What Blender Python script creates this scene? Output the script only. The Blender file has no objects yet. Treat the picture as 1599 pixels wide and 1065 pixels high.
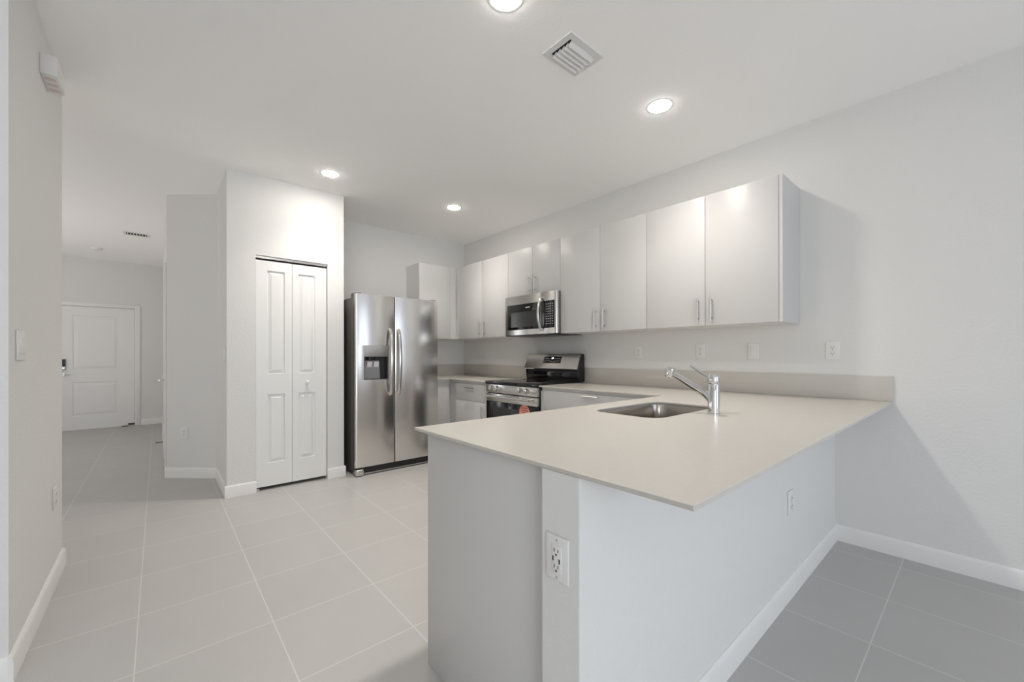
import bpy, bmesh, math, random
from mathutils import Vector, Matrix
from mathutils.geometry import tessellate_polygon
random.seed(7)
scene = bpy.context.scene
COL = scene.collection

# ------------------------------------------------------------------ camera, daylight, fill lamps, exposure
H = 2.768                                    # ceiling height
cam_d = bpy.data.cameras.new('camera')
cam_d.sensor_fit = 'HORIZONTAL'
cam_d.sensor_width = 36.0
cam_d.lens = 637.997 / 1599 * 36.0
cam_d.shift_y = 21.376 / 1599
cam_d.clip_start = 0.05
cam = bpy.data.objects.new('camera', cam_d)
COL.objects.link(cam)
yaw, pitch, roll = (math.radians(v) for v in (40.9047, 0.0432, -0.0689))
fw = Vector((math.sin(yaw) * math.cos(pitch), math.cos(yaw) * math.cos(pitch), math.sin(pitch)))
rt = Vector((math.cos(yaw), -math.sin(yaw), 0))
up = rt.cross(fw)
r2 = rt * math.cos(roll) + up * math.sin(roll)
u2 = up * math.cos(roll) - rt * math.sin(roll)
m = Matrix((r2, u2, -fw)).transposed().to_4x4()
m.translation = Vector((-3.3159, -4.8739, 1.1952))
cam.matrix_world = m
scene.camera = cam

scene.view_settings.view_transform = 'Standard'
scene.view_settings.look = 'None'
scene.view_settings.gamma = 1.0
scene.view_settings.use_curve_mapping = False
scene.view_settings.exposure = 0.1
scene.cycles.use_denoising = True
scene.cycles.max_bounces = 14
scene.cycles.diffuse_bounces = 10
scene.cycles.glossy_bounces = 6
scene.cycles.caustics_reflective = False
scene.cycles.caustics_refractive = False
scene.cycles.sample_clamp_indirect = 6.0

LAMP, LAMP_RGB = 52.0, (1.0, 0.938, 0.85)       # watts of each ceiling downlight beam
LENS = 146.0                                     # radiance of its lens
SKY_L, SKY_R, SKY_RGB = 84.0, 26.0, (0.90, 0.955, 1.0)   # watts of sky light through the glass doors behind the camera
LEFT, LEFT_RGB = 12.0, (1.0, 0.93, 0.82)         # watts of an added fill lamp at the left outer wall
HALL, HALL_RGB = 43.0, (1.0, 0.955, 0.917)       # watts of an added, unseen fill lamp left of the hall

world = bpy.data.worlds.new('world')
scene.world = world
world.use_nodes = True
wn = world.node_tree.nodes
wn['Background'].inputs[0].default_value = (0.72, 0.85, 1.0, 1)
wn['Background'].inputs[1].default_value = 0.25

def area_light(name, loc, rot, sx, sy, watts, rgb):
    d = bpy.data.lights.new(name, 'AREA')
    d.shape = 'RECTANGLE'
    d.size, d.size_y = sx, sy
    d.energy = watts
    d.color = rgb
    o = bpy.data.objects.new(name, d)
    COL.objects.link(o)
    o.location = loc
    o.rotation_euler = [math.radians(v) for v in rot]
    return o
# daylight enters through the sliding glass doors behind the camera; two unseen fill lamps are added on the left
area_light('sky_light_left_door', (-4.5, -8.46, 1.25), (75, 0, 0), 1.8, 2.2, SKY_L, SKY_RGB)
area_light('sky_light_right_door', (-1.1, -8.46, 1.25), (75, 0, 0), 1.8, 2.2, SKY_R, (0.80, 0.87, 1.0))
area_light('fill_light_side', (-6.33, -1.5, 1.2), (0, -120, 0), 1.2, 2.4, LEFT, LEFT_RGB)  # added fill aimed up from the left, the wall has no window
area_light('fill_light_hall', (-6.33, 2.0, 1.0), (0, -140, 0), .9, 1.6, HALL, HALL_RGB)  # added fill for the hall and its ceiling, no window here

# ------------------------------------------------------------------ materials
def mat(name, rgb, rough=0.5, metal=0.0, spec=0.5, bump=0.0, bscale=80.0, coat=0.0, emit=None, estr=0.0, mottled=0.0, mscale=3.0):
    m = bpy.data.materials.new(name)
    m.use_nodes = True
    nt = m.node_tree
    b = nt.nodes['Principled BSDF']
    b.inputs['Base Color'].default_value = (*rgb, 1)
    b.inputs['Roughness'].default_value = rough
    b.inputs['Metallic'].default_value = metal
    b.inputs['Specular IOR Level'].default_value = spec
    b.inputs['Coat Weight'].default_value = coat
    if emit:
        b.inputs['Emission Color'].default_value = (*emit, 1)
        b.inputs['Emission Strength'].default_value = estr
    tc = None
    if bump or mottled:
        tc = nt.nodes.new('ShaderNodeNewGeometry')
    if bump:
        n = nt.nodes.new('ShaderNodeTexNoise')
        n.inputs['Scale'].default_value = bscale
        n.inputs['Detail'].default_value = 3
        nt.links.new(tc.outputs['Position'], n.inputs['Vector'])
        bp = nt.nodes.new('ShaderNodeBump')
        bp.inputs['Strength'].default_value = bump
        bp.inputs['Distance'].default_value = 0.004
        nt.links.new(n.outputs['Fac'], bp.inputs['Height'])
        nt.links.new(bp.outputs['Normal'], b.inputs['Normal'])
    if mottled:
        n = nt.nodes.new('ShaderNodeTexNoise')
        n.inputs['Scale'].default_value = mscale
        n.inputs['Detail'].default_value = 5
        nt.links.new(tc.outputs['Position'], n.inputs['Vector'])
        mx = nt.nodes.new('ShaderNodeMix')
        mx.data_type = 'RGBA'
        mx.inputs[6].default_value = (*[c * (1 - mottled) for c in rgb], 1)
        mx.inputs[7].default_value = (*[min(1, c * (1 + mottled)) for c in rgb], 1)
        nt.links.new(n.outputs['Fac'], mx.inputs[0])
        nt.links.new(mx.outputs[2], b.inputs['Base Color'])
    return m

def brushed(name, rgb, rough, wave=0.0):
    """brushed sheet metal: stretched highlights, very fine grain and slightly wavy panels"""
    m = mat(name, rgb, rough, 1.0)
    nt = m.node_tree
    b = nt.nodes['Principled BSDF']
    g = nt.nodes.new('ShaderNodeNewGeometry')
    mp = nt.nodes.new('ShaderNodeMapping')
    mp.inputs['Scale'].default_value = (40, 40, 900)
    n = nt.nodes.new('ShaderNodeTexNoise')
    n.inputs['Scale'].default_value = 1.0
    n.inputs['Detail'].default_value = 1
    r = nt.nodes.new('ShaderNodeMapRange')
    r.inputs[3].default_value = rough * 0.95
    r.inputs[4].default_value = rough * 1.05
    nt.links.new(g.outputs['Position'], mp.inputs['Vector'])
    nt.links.new(mp.outputs['Vector'], n.inputs['Vector'])
    nt.links.new(n.outputs['Fac'], r.inputs[0])
    nt.links.new(r.outputs[0], b.inputs['Roughness'])
    if wave:
        w = nt.nodes.new('ShaderNodeTexNoise')
        w.inputs['Scale'].default_value = 2.6
        w.inputs['Detail'].default_value = 1.0
        bp = nt.nodes.new('ShaderNodeBump')
        bp.inputs['Strength'].default_value = 1.0
        bp.inputs['Distance'].default_value = wave
        nt.links.new(g.outputs['Position'], w.inputs['Vector'])
        nt.links.new(w.outputs['Fac'], bp.inputs['Height'])
        nt.links.new(bp.outputs['Normal'], b.inputs['Normal'])
    return m

def tile_material():
    m = mat('floor_tile', (0.4, 0.39, 0.38), 0.42)
    nt = m.node_tree
    b = nt.nodes['Principled BSDF']
    N, L = nt.nodes.new, nt.links.new
    g = N('ShaderNodeNewGeometry')
    s = N('ShaderNodeSeparateXYZ')
    L(g.outputs['Position'], s.inputs[0])
    def axis(out, off, size):
        a = N('ShaderNodeMath'); a.operation = 'SUBTRACT'; a.inputs[1].default_value = off
        L(out, a.inputs[0])
        d = N('ShaderNodeMath'); d.operation = 'DIVIDE'; d.inputs[1].default_value = size
        L(a.outputs[0], d.inputs[0])
        f = N('ShaderNodeMath'); f.operation = 'FRACT'; L(d.outputs[0], f.inputs[0])
        c = N('ShaderNodeMath'); c.operation = 'SUBTRACT'; c.inputs[1].default_value = 0.5
        L(f.outputs[0], c.inputs[0])
        ab = N('ShaderNodeMath'); ab.operation = 'ABSOLUTE'; L(c.outputs[0], ab.inputs[0])
        fl = N('ShaderNodeMath'); fl.operation = 'FLOOR'; L(d.outputs[0], fl.inputs[0])
        h = N('ShaderNodeMath'); h.operation = 'GREATER_THAN'; h.inputs[1].default_value = 0.5 - 0.0022 / size
        L(ab.outputs[0], h.inputs[0])
        return h.outputs[0], fl.outputs[0]
    hx, ix = axis(s.outputs[0], -3.384, 0.459)
    hy, iy = axis(s.outputs[1], -4.566, 0.4455)
    mx = N('ShaderNodeMath'); mx.operation = 'MAXIMUM'
    L(hx, mx.inputs[0]); L(hy, mx.inputs[1])
    cb = N('ShaderNodeCombineXYZ'); L(ix, cb.inputs[0]); L(iy, cb.inputs[1])
    wn_ = N('ShaderNodeTexWhiteNoise'); L(cb.outputs[0], wn_.inputs['Vector'])
    n = N('ShaderNodeTexNoise'); n.inputs['Scale'].default_value = 3.2; n.inputs['Detail'].default_value = 6
    L(g.outputs['Position'], n.inputs['Vector'])
    ad = N('ShaderNodeMath'); ad.operation = 'MULTIPLY_ADD'; ad.inputs[1].default_value = 0.35
    L(wn_.outputs['Value'], ad.inputs[0]); L(n.outputs['Fac'], ad.inputs[2])
    ramp = N('ShaderNodeMapRange')
    ramp.inputs[1].default_value = 0.25; ramp.inputs[2].default_value = 1.1
    L(ad.outputs[0], ramp.inputs[0])
    c1 = N('ShaderNodeMix'); c1.data_type = 'RGBA'
    c1.inputs[6].default_value = (*TILE_A, 1); c1.inputs[7].default_value = (*TILE_B, 1)
    L(ramp.outputs[0], c1.inputs[0])
    c2 = N('ShaderNodeMix'); c2.data_type = 'RGBA'
    c2.inputs[7].default_value = (*GROUT, 1)
    L(mx.outputs[0], c2.inputs[0]); L(c1.outputs[2], c2.inputs[6])
    L(c2.outputs[2], b.inputs['Base Color'])
    bp = N('ShaderNodeBump'); bp.inputs['Strength'].default_value = 0.35; bp.inputs['Distance'].default_value = 0.002
    bp.invert = True
    L(mx.outputs[0], bp.inputs['Height']); L(bp.outputs['Normal'], b.inputs['Normal'])
    return m

TILE_A, TILE_B, GROUT = (0.455, 0.445, 0.437), (0.497, 0.487, 0.479), (0.62, 0.61, 0.595)
M = dict(
    wall=mat('wall_paint', (0.73, 0.725, 0.715), 0.75, spec=0.25, bump=0.36, bscale=60),
    ceiling=mat('ceiling_paint', (0.96, 0.955, 0.95), 0.9, spec=0.1, bump=0.2, bscale=45),
    trim=mat('trim_paint', (0.80, 0.795, 0.785), 0.45),
    door=mat('door_paint', (0.80, 0.80, 0.79), 0.42),
    floor=tile_material(),
    cabinet=mat('white_laminate', (0.595, 0.59, 0.585), 0.38),
    cabinet_box=mat('cabinet_carcass', (0.78, 0.775, 0.765), 0.5),
    counter=mat('quartz', (0.555, 0.527, 0.487), 0.22, mottled=0.03, mscale=60),
    steel=brushed('brushed_steel', (0.68, 0.66, 0.635), 0.2),
    fridge_steel=brushed('refrigerator_steel', (0.72, 0.70, 0.68), 0.21, wave=0.003),
    steel_dark=mat('grey_painted_steel', (0.16, 0.15, 0.14), 0.45, 0.3),
    chrome=mat('chrome', (0.66, 0.66, 0.665), 0.07, 1.0),
    nickel=mat('satin_nickel', (0.62, 0.61, 0.59), 0.28, 1.0),
    sink=brushed('sink_steel', (0.44, 0.41, 0.37), 0.22),
    black=mat('black_enamel', (0.012, 0.012, 0.012), 0.25),
    glass_black=mat('black_glass', (0.006, 0.006, 0.007), 0.04),
    dark_window=mat('dark_oven_window', (0.035, 0.035, 0.037), 0.12),
    plastic=mat('white_plastic', (0.765, 0.765, 0.755), 0.35),
    plastic_grey=mat('grey_plastic', (0.30, 0.30, 0.31), 0.4),
    plastic_dark=mat('dark_plastic', (0.03, 0.03, 0.032), 0.4),
    slot=mat('slot_dark', (0.01, 0.01, 0.01), 0.8),
    metal_white=mat('white_metal', (0.74, 0.74, 0.74), 0.45),
    panel=mat('dispenser_grey', (0.40, 0.395, 0.385), 0.38, 0.7),
    ink=mat('pale_print', (0.62, 0.62, 0.62), 0.5),
    lit=mat('display_digits', (0.9, 0.9, 0.9), 0.5, emit=(0.9, 0.97, 1.0), estr=1.2),
    lens=mat('lamp_lens', (0.9, 0.9, 0.9), 0.5, emit=LAMP_RGB, estr=LENS),
    sticker=mat('salmon_sticker', (0.72, 0.30, 0.24), 0.5),
    sticker_ink=mat('dark_red_print', (0.30, 0.06, 0.05), 0.5),
    burner=mat('burner_print', (0.05, 0.05, 0.052), 0.12),
    duct_shade=mat('duct_dark', (0.02, 0.02, 0.02), 0.9),  # near-black colour stands in for the shade inside the ducts
    label_pink=mat('faint_pink_print', (0.70, 0.58, 0.55), 0.6),
)
def glass_material():
    m = bpy.data.materials.new('window_glass')
    m.use_nodes = True
    nt = m.node_tree
    nt.nodes.clear()
    o = nt.nodes.new('ShaderNodeOutputMaterial')
    g = nt.nodes.new('ShaderNodeBsdfGlossy'); g.inputs['Roughness'].default_value = 0.0
    t = nt.nodes.new('ShaderNodeBsdfTransparent')
    x = nt.nodes.new('ShaderNodeMixShader'); x.inputs[0].default_value = 0.06
    nt.links.new(t.outputs[0], x.inputs[1]); nt.links.new(g.outputs[0], x.inputs[2])
    nt.links.new(x.outputs[0], o.inputs[0])
    return m
M['glass'] = glass_material()

# ------------------------------------------------------------------ mesh helpers (all coordinates in world metres)
def NB():
    return bmesh.new()

def box(bm, x0, x1, y0, y1, z0, z1, bev=0.0, seg=2, X=None):
    t = bmesh.new()
    bmesh.ops.create_cube(t, size=1.0)
    for v in t.verts:
        v.co = Vector(((x0 + x1) / 2 + v.co.x * (x1 - x0), (y0 + y1) / 2 + v.co.y * (y1 - y0), (z0 + z1) / 2 + v.co.z * (z1 - z0)))
    if bev:
        bmesh.ops.bevel(t, geom=t.edges[:], offset=bev, segments=seg, profile=0.5, affect='EDGES')
    return merge(bm, t, X)

def merge(bm, t, X=None):
    mp = {}
    for v in t.verts:
        mp[v] = bm.verts.new(X @ v.co if X else v.co)
    for f in t.faces:
        try:
            bm.faces.new([mp[v] for v in f.verts])
        except ValueError:
            pass
    t.free()
    return bm

def frame_of(d):
    d = d.normalized()
    a = Vector((0, 0, 1)) if abs(d.z) < 0.9 else Vector((1, 0, 0))
    s = d.cross(a).normalized()
    return s, s.cross(d).normalized()

def tube(bm, pts, rad, n=16, caps=True, flat=None):
    """sweep a circle (or an ellipse, flat=(w,h) factors) along pts; rad is one radius or one per point"""
    pts = [Vector(p) for p in pts]
    if not hasattr(rad, '__len__'):
        rad = [rad] * len(pts)
    rings = []
    s = None
    for i, p in enumerate(pts):
        d = (pts[min(i + 1, len(pts) - 1)] - pts[max(i - 1, 0)])
        if d.length < 1e-9:
            d = Vector((0, 0, 1))
        d.normalize()
        if s is None:
            s, w = frame_of(d)
        else:
            s = (s - d * s.dot(d)).normalized()
            w = d.cross(s) * -1
            w = s.cross(d)
        fx, fy = flat if flat else (1, 1)
        rings.append([bm.verts.new(p + s * math.cos(2 * math.pi * k / n) * rad[i] * fx + w * math.sin(2 * math.pi * k / n) * rad[i] * fy) for k in range(n)])
    for a, b in zip(rings, rings[1:]):
        for k in range(n):
            bm.faces.new((a[k], a[(k + 1) % n], b[(k + 1) % n], b[k]))
    if caps:
        bm.faces.new(rings[0][::-1])
        bm.faces.new(rings[-1])
    return bm

def lathe(bm, prof, c, axis=(0, 0, 1), n=40):
    """prof: (radius, height along axis) pairs"""
    d = Vector(axis).normalized()
    s, w = frame_of(d)
    c = Vector(c)
    rings = []
    for r, h in prof:
        if r < 1e-6:
            rings.append([bm.verts.new(c + d * h)])
        else:
            rings.append([bm.verts.new(c + d * h + s * math.cos(2 * math.pi * k / n) * r + w * math.sin(2 * math.pi * k / n) * r) for k in range(n)])
    for a, b in zip(rings, rings[1:]):
        for k in range(n):
            j = (k + 1) % n
            q = [a[k % len(a)], a[j % len(a)], b[j % len(b)], b[k % len(b)]]
            u = []
            for v in q:
                if v not in u:
                    u.append(v)
            if len(u) > 2:
                bm.faces.new(u)
    return bm

def rrect(x0, x1, y0, y1, r, n=8):
    pts = []
    for cx, cy, a0 in ((x1 - r, y1 - r, 0), (x0 + r, y1 - r, 90), (x0 + r, y0 + r, 180), (x1 - r, y0 + r, 270)):
        for k in range(n + 1):
            a = math.radians(a0 + 90 * k / n)
            pts.append((cx + r * math.cos(a), cy + r * math.sin(a)))
    return pts

def prism(bm, loop, z0, z1, holes=(), P=lambda x, y, z: (x, y, z)):
    """extrude a 2D outline with holes from z0 to z1; P maps (x,y,z) to world"""
    loops = [list(loop)] + [list(h) for h in holes]
    flat = [p for l in loops for p in l]
    tris = tessellate_polygon([[Vector((p[0], p[1], 0)) for p in l] for l in loops])
    lo = [bm.verts.new(P(p[0], p[1], z0)) for p in flat]
    hi = [bm.verts.new(P(p[0], p[1], z1)) for p in flat]
    for t in tris:
        try:
            bm.faces.new([hi[i] for i in t])
            bm.faces.new([lo[i] for i in t[::-1]])
        except ValueError:
            pass
    k = 0
    for l in loops:
        n = len(l)
        for i in range(n):
            j = (i + 1) % n
            bm.faces.new((lo[k + i], lo[k + j], hi[k + j], hi[k + i]))
        k += n
    return bm

ROOT = {}
def obj(name, bm, material, parent=None, origin=None, smooth=True, ang=35):
    bmesh.ops.recalc_face_normals(bm, faces=bm.faces[:])
    if parent is not None:
        off = ROOT[parent.name]
    else:
        if origin is None:
            xs = [v.co for v in bm.verts]
            lo = Vector((min(v.x for v in xs), min(v.y for v in xs), min(v.z for v in xs)))
            hi = Vector((max(v.x for v in xs), max(v.y for v in xs), max(v.z for v in xs)))
            off = Vector(((lo.x + hi.x) / 2, (lo.y + hi.y) / 2, lo.z))
        else:
            off = Vector(origin)
    for v in bm.verts:
        v.co -= off
    me = bpy.data.meshes.new(name)
    bm.to_mesh(me)
    bm.free()
    if smooth:
        me.polygons.foreach_set('use_smooth', [True] * len(me.polygons))
        me.set_sharp_from_angle(angle=math.radians(ang))
    me.materials.append(M[material] if isinstance(material, str) else material)
    o = bpy.data.objects.new(name, me)
    COL.objects.link(o)
    if parent is None:
        o.location = off
    else:
        o.parent = parent
    ROOT[o.name] = off
    return o

def tag(o, label, cat, group=None):
    o['label'] = label
    o['category'] = cat
    if group:
        o['group'] = group
    return o

def thing(name, label, cat, loc, group=None):
    o = bpy.data.objects.new(name, None)
    o.empty_display_size = 0.1
    COL.objects.link(o)
    o.location = loc
    ROOT[o.name] = Vector(loc)
    return tag(o, label, cat, group)

def struct(name, bm, material, label=None, cat=None):
    o = obj(name, bm, material)
    o['kind'] = 'structure'
    if label:
        tag(o, label, cat)
    return o

# ------------------------------------------------------------------ room shell
XL, YR, YE = -6.4, -8.5, 4.62                # outer left wall, wall behind the camera, entry wall
XP0, XP1, YP = -2.8808, -1.9233, -0.7206     # pantry closet front
XW, YW0, YW1 = -3.728, -2.545, -1.447        # stub wall on the left
XH = -3.252                                  # hall wall
YF, YK, XE = -4.243, -4.120, -2.559          # half wall under the peninsula

bm = NB(); box(bm, XL - .15, .15, YR - .15, YE + .15, -.12, 0); struct('floor', bm, 'floor', 'light grey square floor tiles with pale grout through kitchen and hall', 'floor')
bm = NB(); box(bm, XL - .15, .15, YR - .15, YE + .15, H, H + .12); struct('ceiling', bm, 'ceiling', 'flat white ceiling over the kitchen and hall', 'ceiling')
bm = NB(); box(bm, 0, .15, YR - .15, YE + .15, 0, H); struct('wall_right', bm, 'wall', 'long pale grey wall carrying the wall cabinets', 'wall')
bm = NB(); box(bm, XP1 - .12, 0, 0, .12, 0, H); struct('wall_back', bm, 'wall', 'pale grey wall behind the refrigerator', 'wall')
# pantry closet front with its door opening
DX0, DX1, DZ = -2.672, -2.076, 2.074
bm = NB()
box(bm, XP0, DX0, YP, YP + .115, 0, H)
box(bm, DX1, XP1, YP, YP + .115, 0, H)
box(bm, DX0, DX1, YP, YP + .115, DZ, H)
struct('wall_closet', bm, 'wall', 'white textured closet wall around the bifold door', 'wall')
bm = NB(); box(bm, XP1 - .1, XP1, YP + .115, 0, 0, H); struct('wall_alcove', bm, 'wall', 'short closet wall beside the refrigerator', 'wall')
bm = NB(); box(bm, XP0, XP0 + .115, YP + .115, .0194, 0, H); struct('wall_passage', bm, 'wall', 'narrow closet side wall facing the hall', 'wall')
# angled wall between closet and hall
A, B = Vector((XP0, .0194)), Vector((XH, .3514))
d45 = (B - A).normalized(); n45 = Vector((d45.y, -d45.x))
if n45.y > 0: n45 = -n45
bm = NB()
prism(bm, [(A.x, A.y), (B.x, B.y), (B.x + .11, B.y + .05), (A.x + .115, A.y + .03)], 0, H)
struct('wall_angled', bm, 'wall', 'angled grey wall between the closet and the hall', 'wall')
# hall wall with a door opening
HY0, HY1, HZ = .47, 1.29, 2.04
bm = NB()
box(bm, XH, XH + .115, .3514, HY0, 0, H); box(bm, XH, XH + .115, HY1, YE, 0, H); box(bm, XH, XH + .115, HY0, HY1, HZ, H)
struct('wall_hall', bm, 'wall', 'hall wall seen edge on, right of the entry', 'wall')
# entry wall with a door opening
EX0, EX1, EZ = -4.535, -3.615, 1.99
bm = NB()
box(bm, XL, EX0, YE, YE + .15, 0, H); box(bm, EX1, 0, YE, YE + .15, 0, H); box(bm, EX0, EX1, YE, YE + .15, EZ, H)
struct('wall_entry', bm, 'wall', 'grey far wall around the entry door', 'wall')
bm = NB(); box(bm, XL - .15, XL, YR - .15, YE + .15, 0, H); struct('wall_outer', bm, 'wall', 'outer wall left of the picture', 'wall')
bm = NB(); box(bm, XW - .13, XW, YW0, YW1, 0, H); struct('wall_left', bm, 'wall', 'short wall at the left edge with switch plate and outlet', 'wall')
bm = NB(); box(bm, XE, -.0005, YF, YK, 0, .901); struct('wall_peninsula', bm, 'wall', 'white half wall carrying the overhanging countertop', 'wall')
# wall behind the camera with a sliding glass door
GZ = 2.4
bm = NB()
GL = ((-5.45, -3.55), (-2.05, -.15))
box(bm, XL, GL[0][0], YR - .15, YR, 0, H); box(bm, GL[0][1], GL[1][0], YR - .15, YR, 0, H); box(bm, GL[1][1], 0, YR - .15, YR, 0, H)
for a, b in GL:
    box(bm, a, b, YR - .15, YR, GZ, H)
struct('wall_rear', bm, 'wall', 'wall behind the camera around the sliding glass doors', 'wall')
for k, (GX0, GX1) in enumerate(GL):
    w = bpy.data.objects.new('window_%d' % (k + 1), None); COL.objects.link(w); w.location = ((GX0 + GX1) / 2, YR - .08, 0); ROOT[w.name] = w.location.copy()
    w['kind'] = 'structure'; tag(w, ('left', 'right')[k] + ' sliding glass door behind the camera', 'window')
    bm = NB()
    for x in (GX0, (GX0 + GX1) / 2 - .03, GX1 - .06):
        box(bm, x, x + .06, YR - .11, YR - .05, 0, GZ)
    box(bm, GX0, GX1, YR - .11, YR - .05, GZ - .06, GZ); box(bm, GX0, GX1, YR - .11, YR - .05, 0, .06)
    obj('window_frame', bm, 'trim', w)
    bm = NB(); box(bm, GX0 + .03, GX1 - .03, YR - .083, YR - .077, .05, GZ - .05); obj('glass_pane', bm, 'glass', w)

# baseboards: profile swept along straight runs; n = direction into the room
def skirting(name, runs, label, t=.014, h=.1):
    bm = NB()
    for (x0, y0), (x1, y1), (nx, ny) in runs:
        a, b, n = Vector((x0, y0, 0)), Vector((x1, y1, 0)), Vector((nx, ny, 0)).normalized()
        prof = [(0, 0), (t, 0), (t, h - .018), (t * .75, h - .006), (t * .35, h), (0, h)]
        ra = [bm.verts.new(a + n * p + Vector((0, 0, q))) for p, q in prof]
        rb = [bm.verts.new(b + n * p + Vector((0, 0, q))) for p, q in prof]
        for i in range(len(prof)):
            j = (i + 1) % len(prof)
            bm.faces.new((ra[i], ra[j], rb[j], rb[i]))
        bm.faces.new(ra); bm.faces.new(rb[::-1])
    return struct(name, bm, 'trim', label, 'baseboard')
T = .014
skirting('baseboard_right', [((0, YR), (0, YF - .001), (-1, 0))], 'white baseboard along the right wall')
skirting('baseboard_peninsula', [((-.015, YF), (XE, YF), (0, -1))], 'white baseboard along the half wall of the peninsula')
skirting('baseboard_left', [((XW, YW0 - T), (XW, YW1 + T), (1, 0)), ((XW - .13, YW0), (XW, YW0), (0, -1)), ((XW - .13, YW1), (XW, YW1), (0, 1))], 'white baseboard around the short left wall')
skirting('baseboard_closet', [((XP0 - T, YP), (DX0 + .004, YP), (0, -1)), ((DX1 - .004, YP), (XP1 + T, YP), (0, -1)), ((XP1, YP), (XP1, -.08), (1, 0))], 'white baseboard either side of the bifold door')
skirting('baseboard_passage', [((XP0, YP), (XP0, .0194 - .004), (-1, 0)), ((A.x, A.y), (B.x - .008, B.y + .007), (n45.x, n45.y))], 'white baseboard of the closet side and angled wall')
skirting('baseboard_hall', [((XH, .3514), (XH, .40), (-1, 0)), ((XH, 1.36), (XH, YE), (-1, 0))], 'white baseboard along the hall wall')
skirting('baseboard_entry', [((EX1 + .075, YE), (XH, YE), (0, -1)), ((XL, YE), (EX0 - .075, YE), (0, -1))], 'white baseboard right of the entry door')

# ------------------------------------------------------------------ panelled doors
def leaf(bm, P, u0, u1, z0, z1, th, panels, g=.012, depth=.007, field=.03):
    """door leaf: P(u, z, d) -> world, d = distance in front of the leaf's face (negative = into it)"""
    us = sorted({u0, u1, *[p[0] for p in panels], *[p[1] for p in panels]})
    zs = sorted({z0, z1, *[p[2] for p in panels], *[p[3] for p in panels]})
    cache = {}
    def V(u, z, d):
        k = (round(u, 5), round(z, 5), round(d, 5))
        if k not in cache:
            cache[k] = bm.verts.new(P(u, z, d))
        return cache[k]
    for i in range(len(us) - 1):
        for j in range(len(zs) - 1):
            a, b, c, e = us[i], us[i + 1], zs[j], zs[j + 1]
            pan = [p for p in panels if p[0] <= a + 1e-6 and p[1] >= b - 1e-6 and p[2] <= c + 1e-6 and p[3] >= e - 1e-6]
            if not pan:
                bm.faces.new((V(a, c, 0), V(b, c, 0), V(b, e, 0), V(a, e, 0)))
    for (a, b, c, e) in panels:
        steps = [(0, 0), (g * .45, -depth), (g, -depth), (g + field, -depth * .05)]
        rings = [[V(a + s, c + s, q), V(b - s, c + s, q), V(b - s, e - s, q), V(a + s, e - s, q)] for s, q in steps]
        for r, s in zip(rings, rings[1:]):
            for k in range(4):
                bm.faces.new((r[k], r[(k + 1) % 4], s[(k + 1) % 4], s[k]))
        bm.faces.new(rings[-1])
    edge = [(u, z0) for u in us] + [(u1, z) for z in zs[1:]] + [(u, z1) for u in us[::-1][1:]] + [(u0, z) for z in zs[::-1][1:-1]]
    n = len(edge)
    for k in range(n):
        a, b = edge[k], edge[(k + 1) % n]
        bm.faces.new((V(*a, 0), V(*b, 0), V(*b, -th), V(*a, -th)))
    bm.faces.new([V(*e, -th) for e in edge])
    return bm

# closet bifold door
d1 = thing('door_1', 'white bifold closet door with four raised panels', 'door', ((DX0 + DX1) / 2, YP + .03, 0)); d1['kind'] = 'structure'
LY = YP + .022
Pc = lambda u, z, d: (u, LY - d, z)
zp = ((1.028, 1.951), (.236, .847))
for u0, u1, a, b in ((DX0 + .004, -2.3815, -2.580, -2.441), (-2.3785, DX1 - .006, -2.327, -2.184)):
    bm = NB(); leaf(bm, Pc, u0, u1, .030, 2.036, .034, [(a, b, *z) for z in zp], g=.010, depth=.014, field=.024)
    lf = obj('door_panel', bm, 'door', d1, ang=4)
    if a > -2.4:
        bm = NB(); lathe(bm, [(0, .038), (.011, .037), (.0165, .032), (.0175, .026), (.015, .018), (.009, .012), (.0085, .004), (.012, 0)], (-2.254, LY, .941), (0, -1, 0), 24)
        obj('door_knob', bm, 'plastic', lf)
bm = NB(); box(bm, DX0 + .002, DX1 - .002, YP + .018, YP + .05, 2.052, 2.073); obj('track', bm, 'nickel', d1)
bm = NB()
for x in (DX0 + .03, -2.40, -2.36, DX1 - .03):
    tube(bm, [(x, YP + .036, 2.03), (x, YP + .036, 2.055)], .005, 10)
obj('track_pin', bm, 'steel_dark', d1)
bm = NB(); box(bm, DX0 + .002, DX0 + .03, YP + .025, YP + .05, 0, .02); obj('floor_bracket', bm, 'nickel', d1)

# closet inside (dark behind the gaps)
bm = NB(); box(bm, XP0 + .115, XP1 - .1, .0, .02, 0, H); struct('wall_pantry', bm, 'wall', 'wall inside the closet behind the bifold door', 'wall')

# hall door, seen edge on
d2 = thing('door_2', 'white hall door seen edge on with lever handle', 'door', (XH, (HY0 + HY1) / 2, 0)); d2['kind'] = 'structure'
bm = NB(); leaf(bm, lambda u, z, d: (XH + .002 - d, u, z), HY0 + .004, HY1 - .004, .012, HZ - .004, .036, [(HY0 + .14, HY1 - .14, 1.0, 1.9), (HY0 + .14, HY1 - .14, .22, .84)])
l2 = obj('door_panel', bm, 'door', d2, ang=4)
bm = NB()
box(bm, XH - .016, XH, HY0 - .07, HY0, 0, HZ + .07, .003); box(bm, XH - .016, XH, HY1, HY1 + .07, 0, HZ + .07, .003); box(bm, XH - .016, XH, HY0, HY1, HZ, HZ + .07, .003)
obj('casing', bm, 'trim', d2)
bm = NB(); lathe(bm, [(0, .012), (.024, .011), (.027, 0)], (XH, 1.215, .918), (-1, 0, 0), 20); tube(bm, [(XH, 1.215, .918), (XH - .05, 1.215, .918), (XH - .055, 1.205, .918), (XH - .055, 1.10, .918)], .009, 12)
obj('lever_handle', bm, 'nickel', d2)
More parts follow.
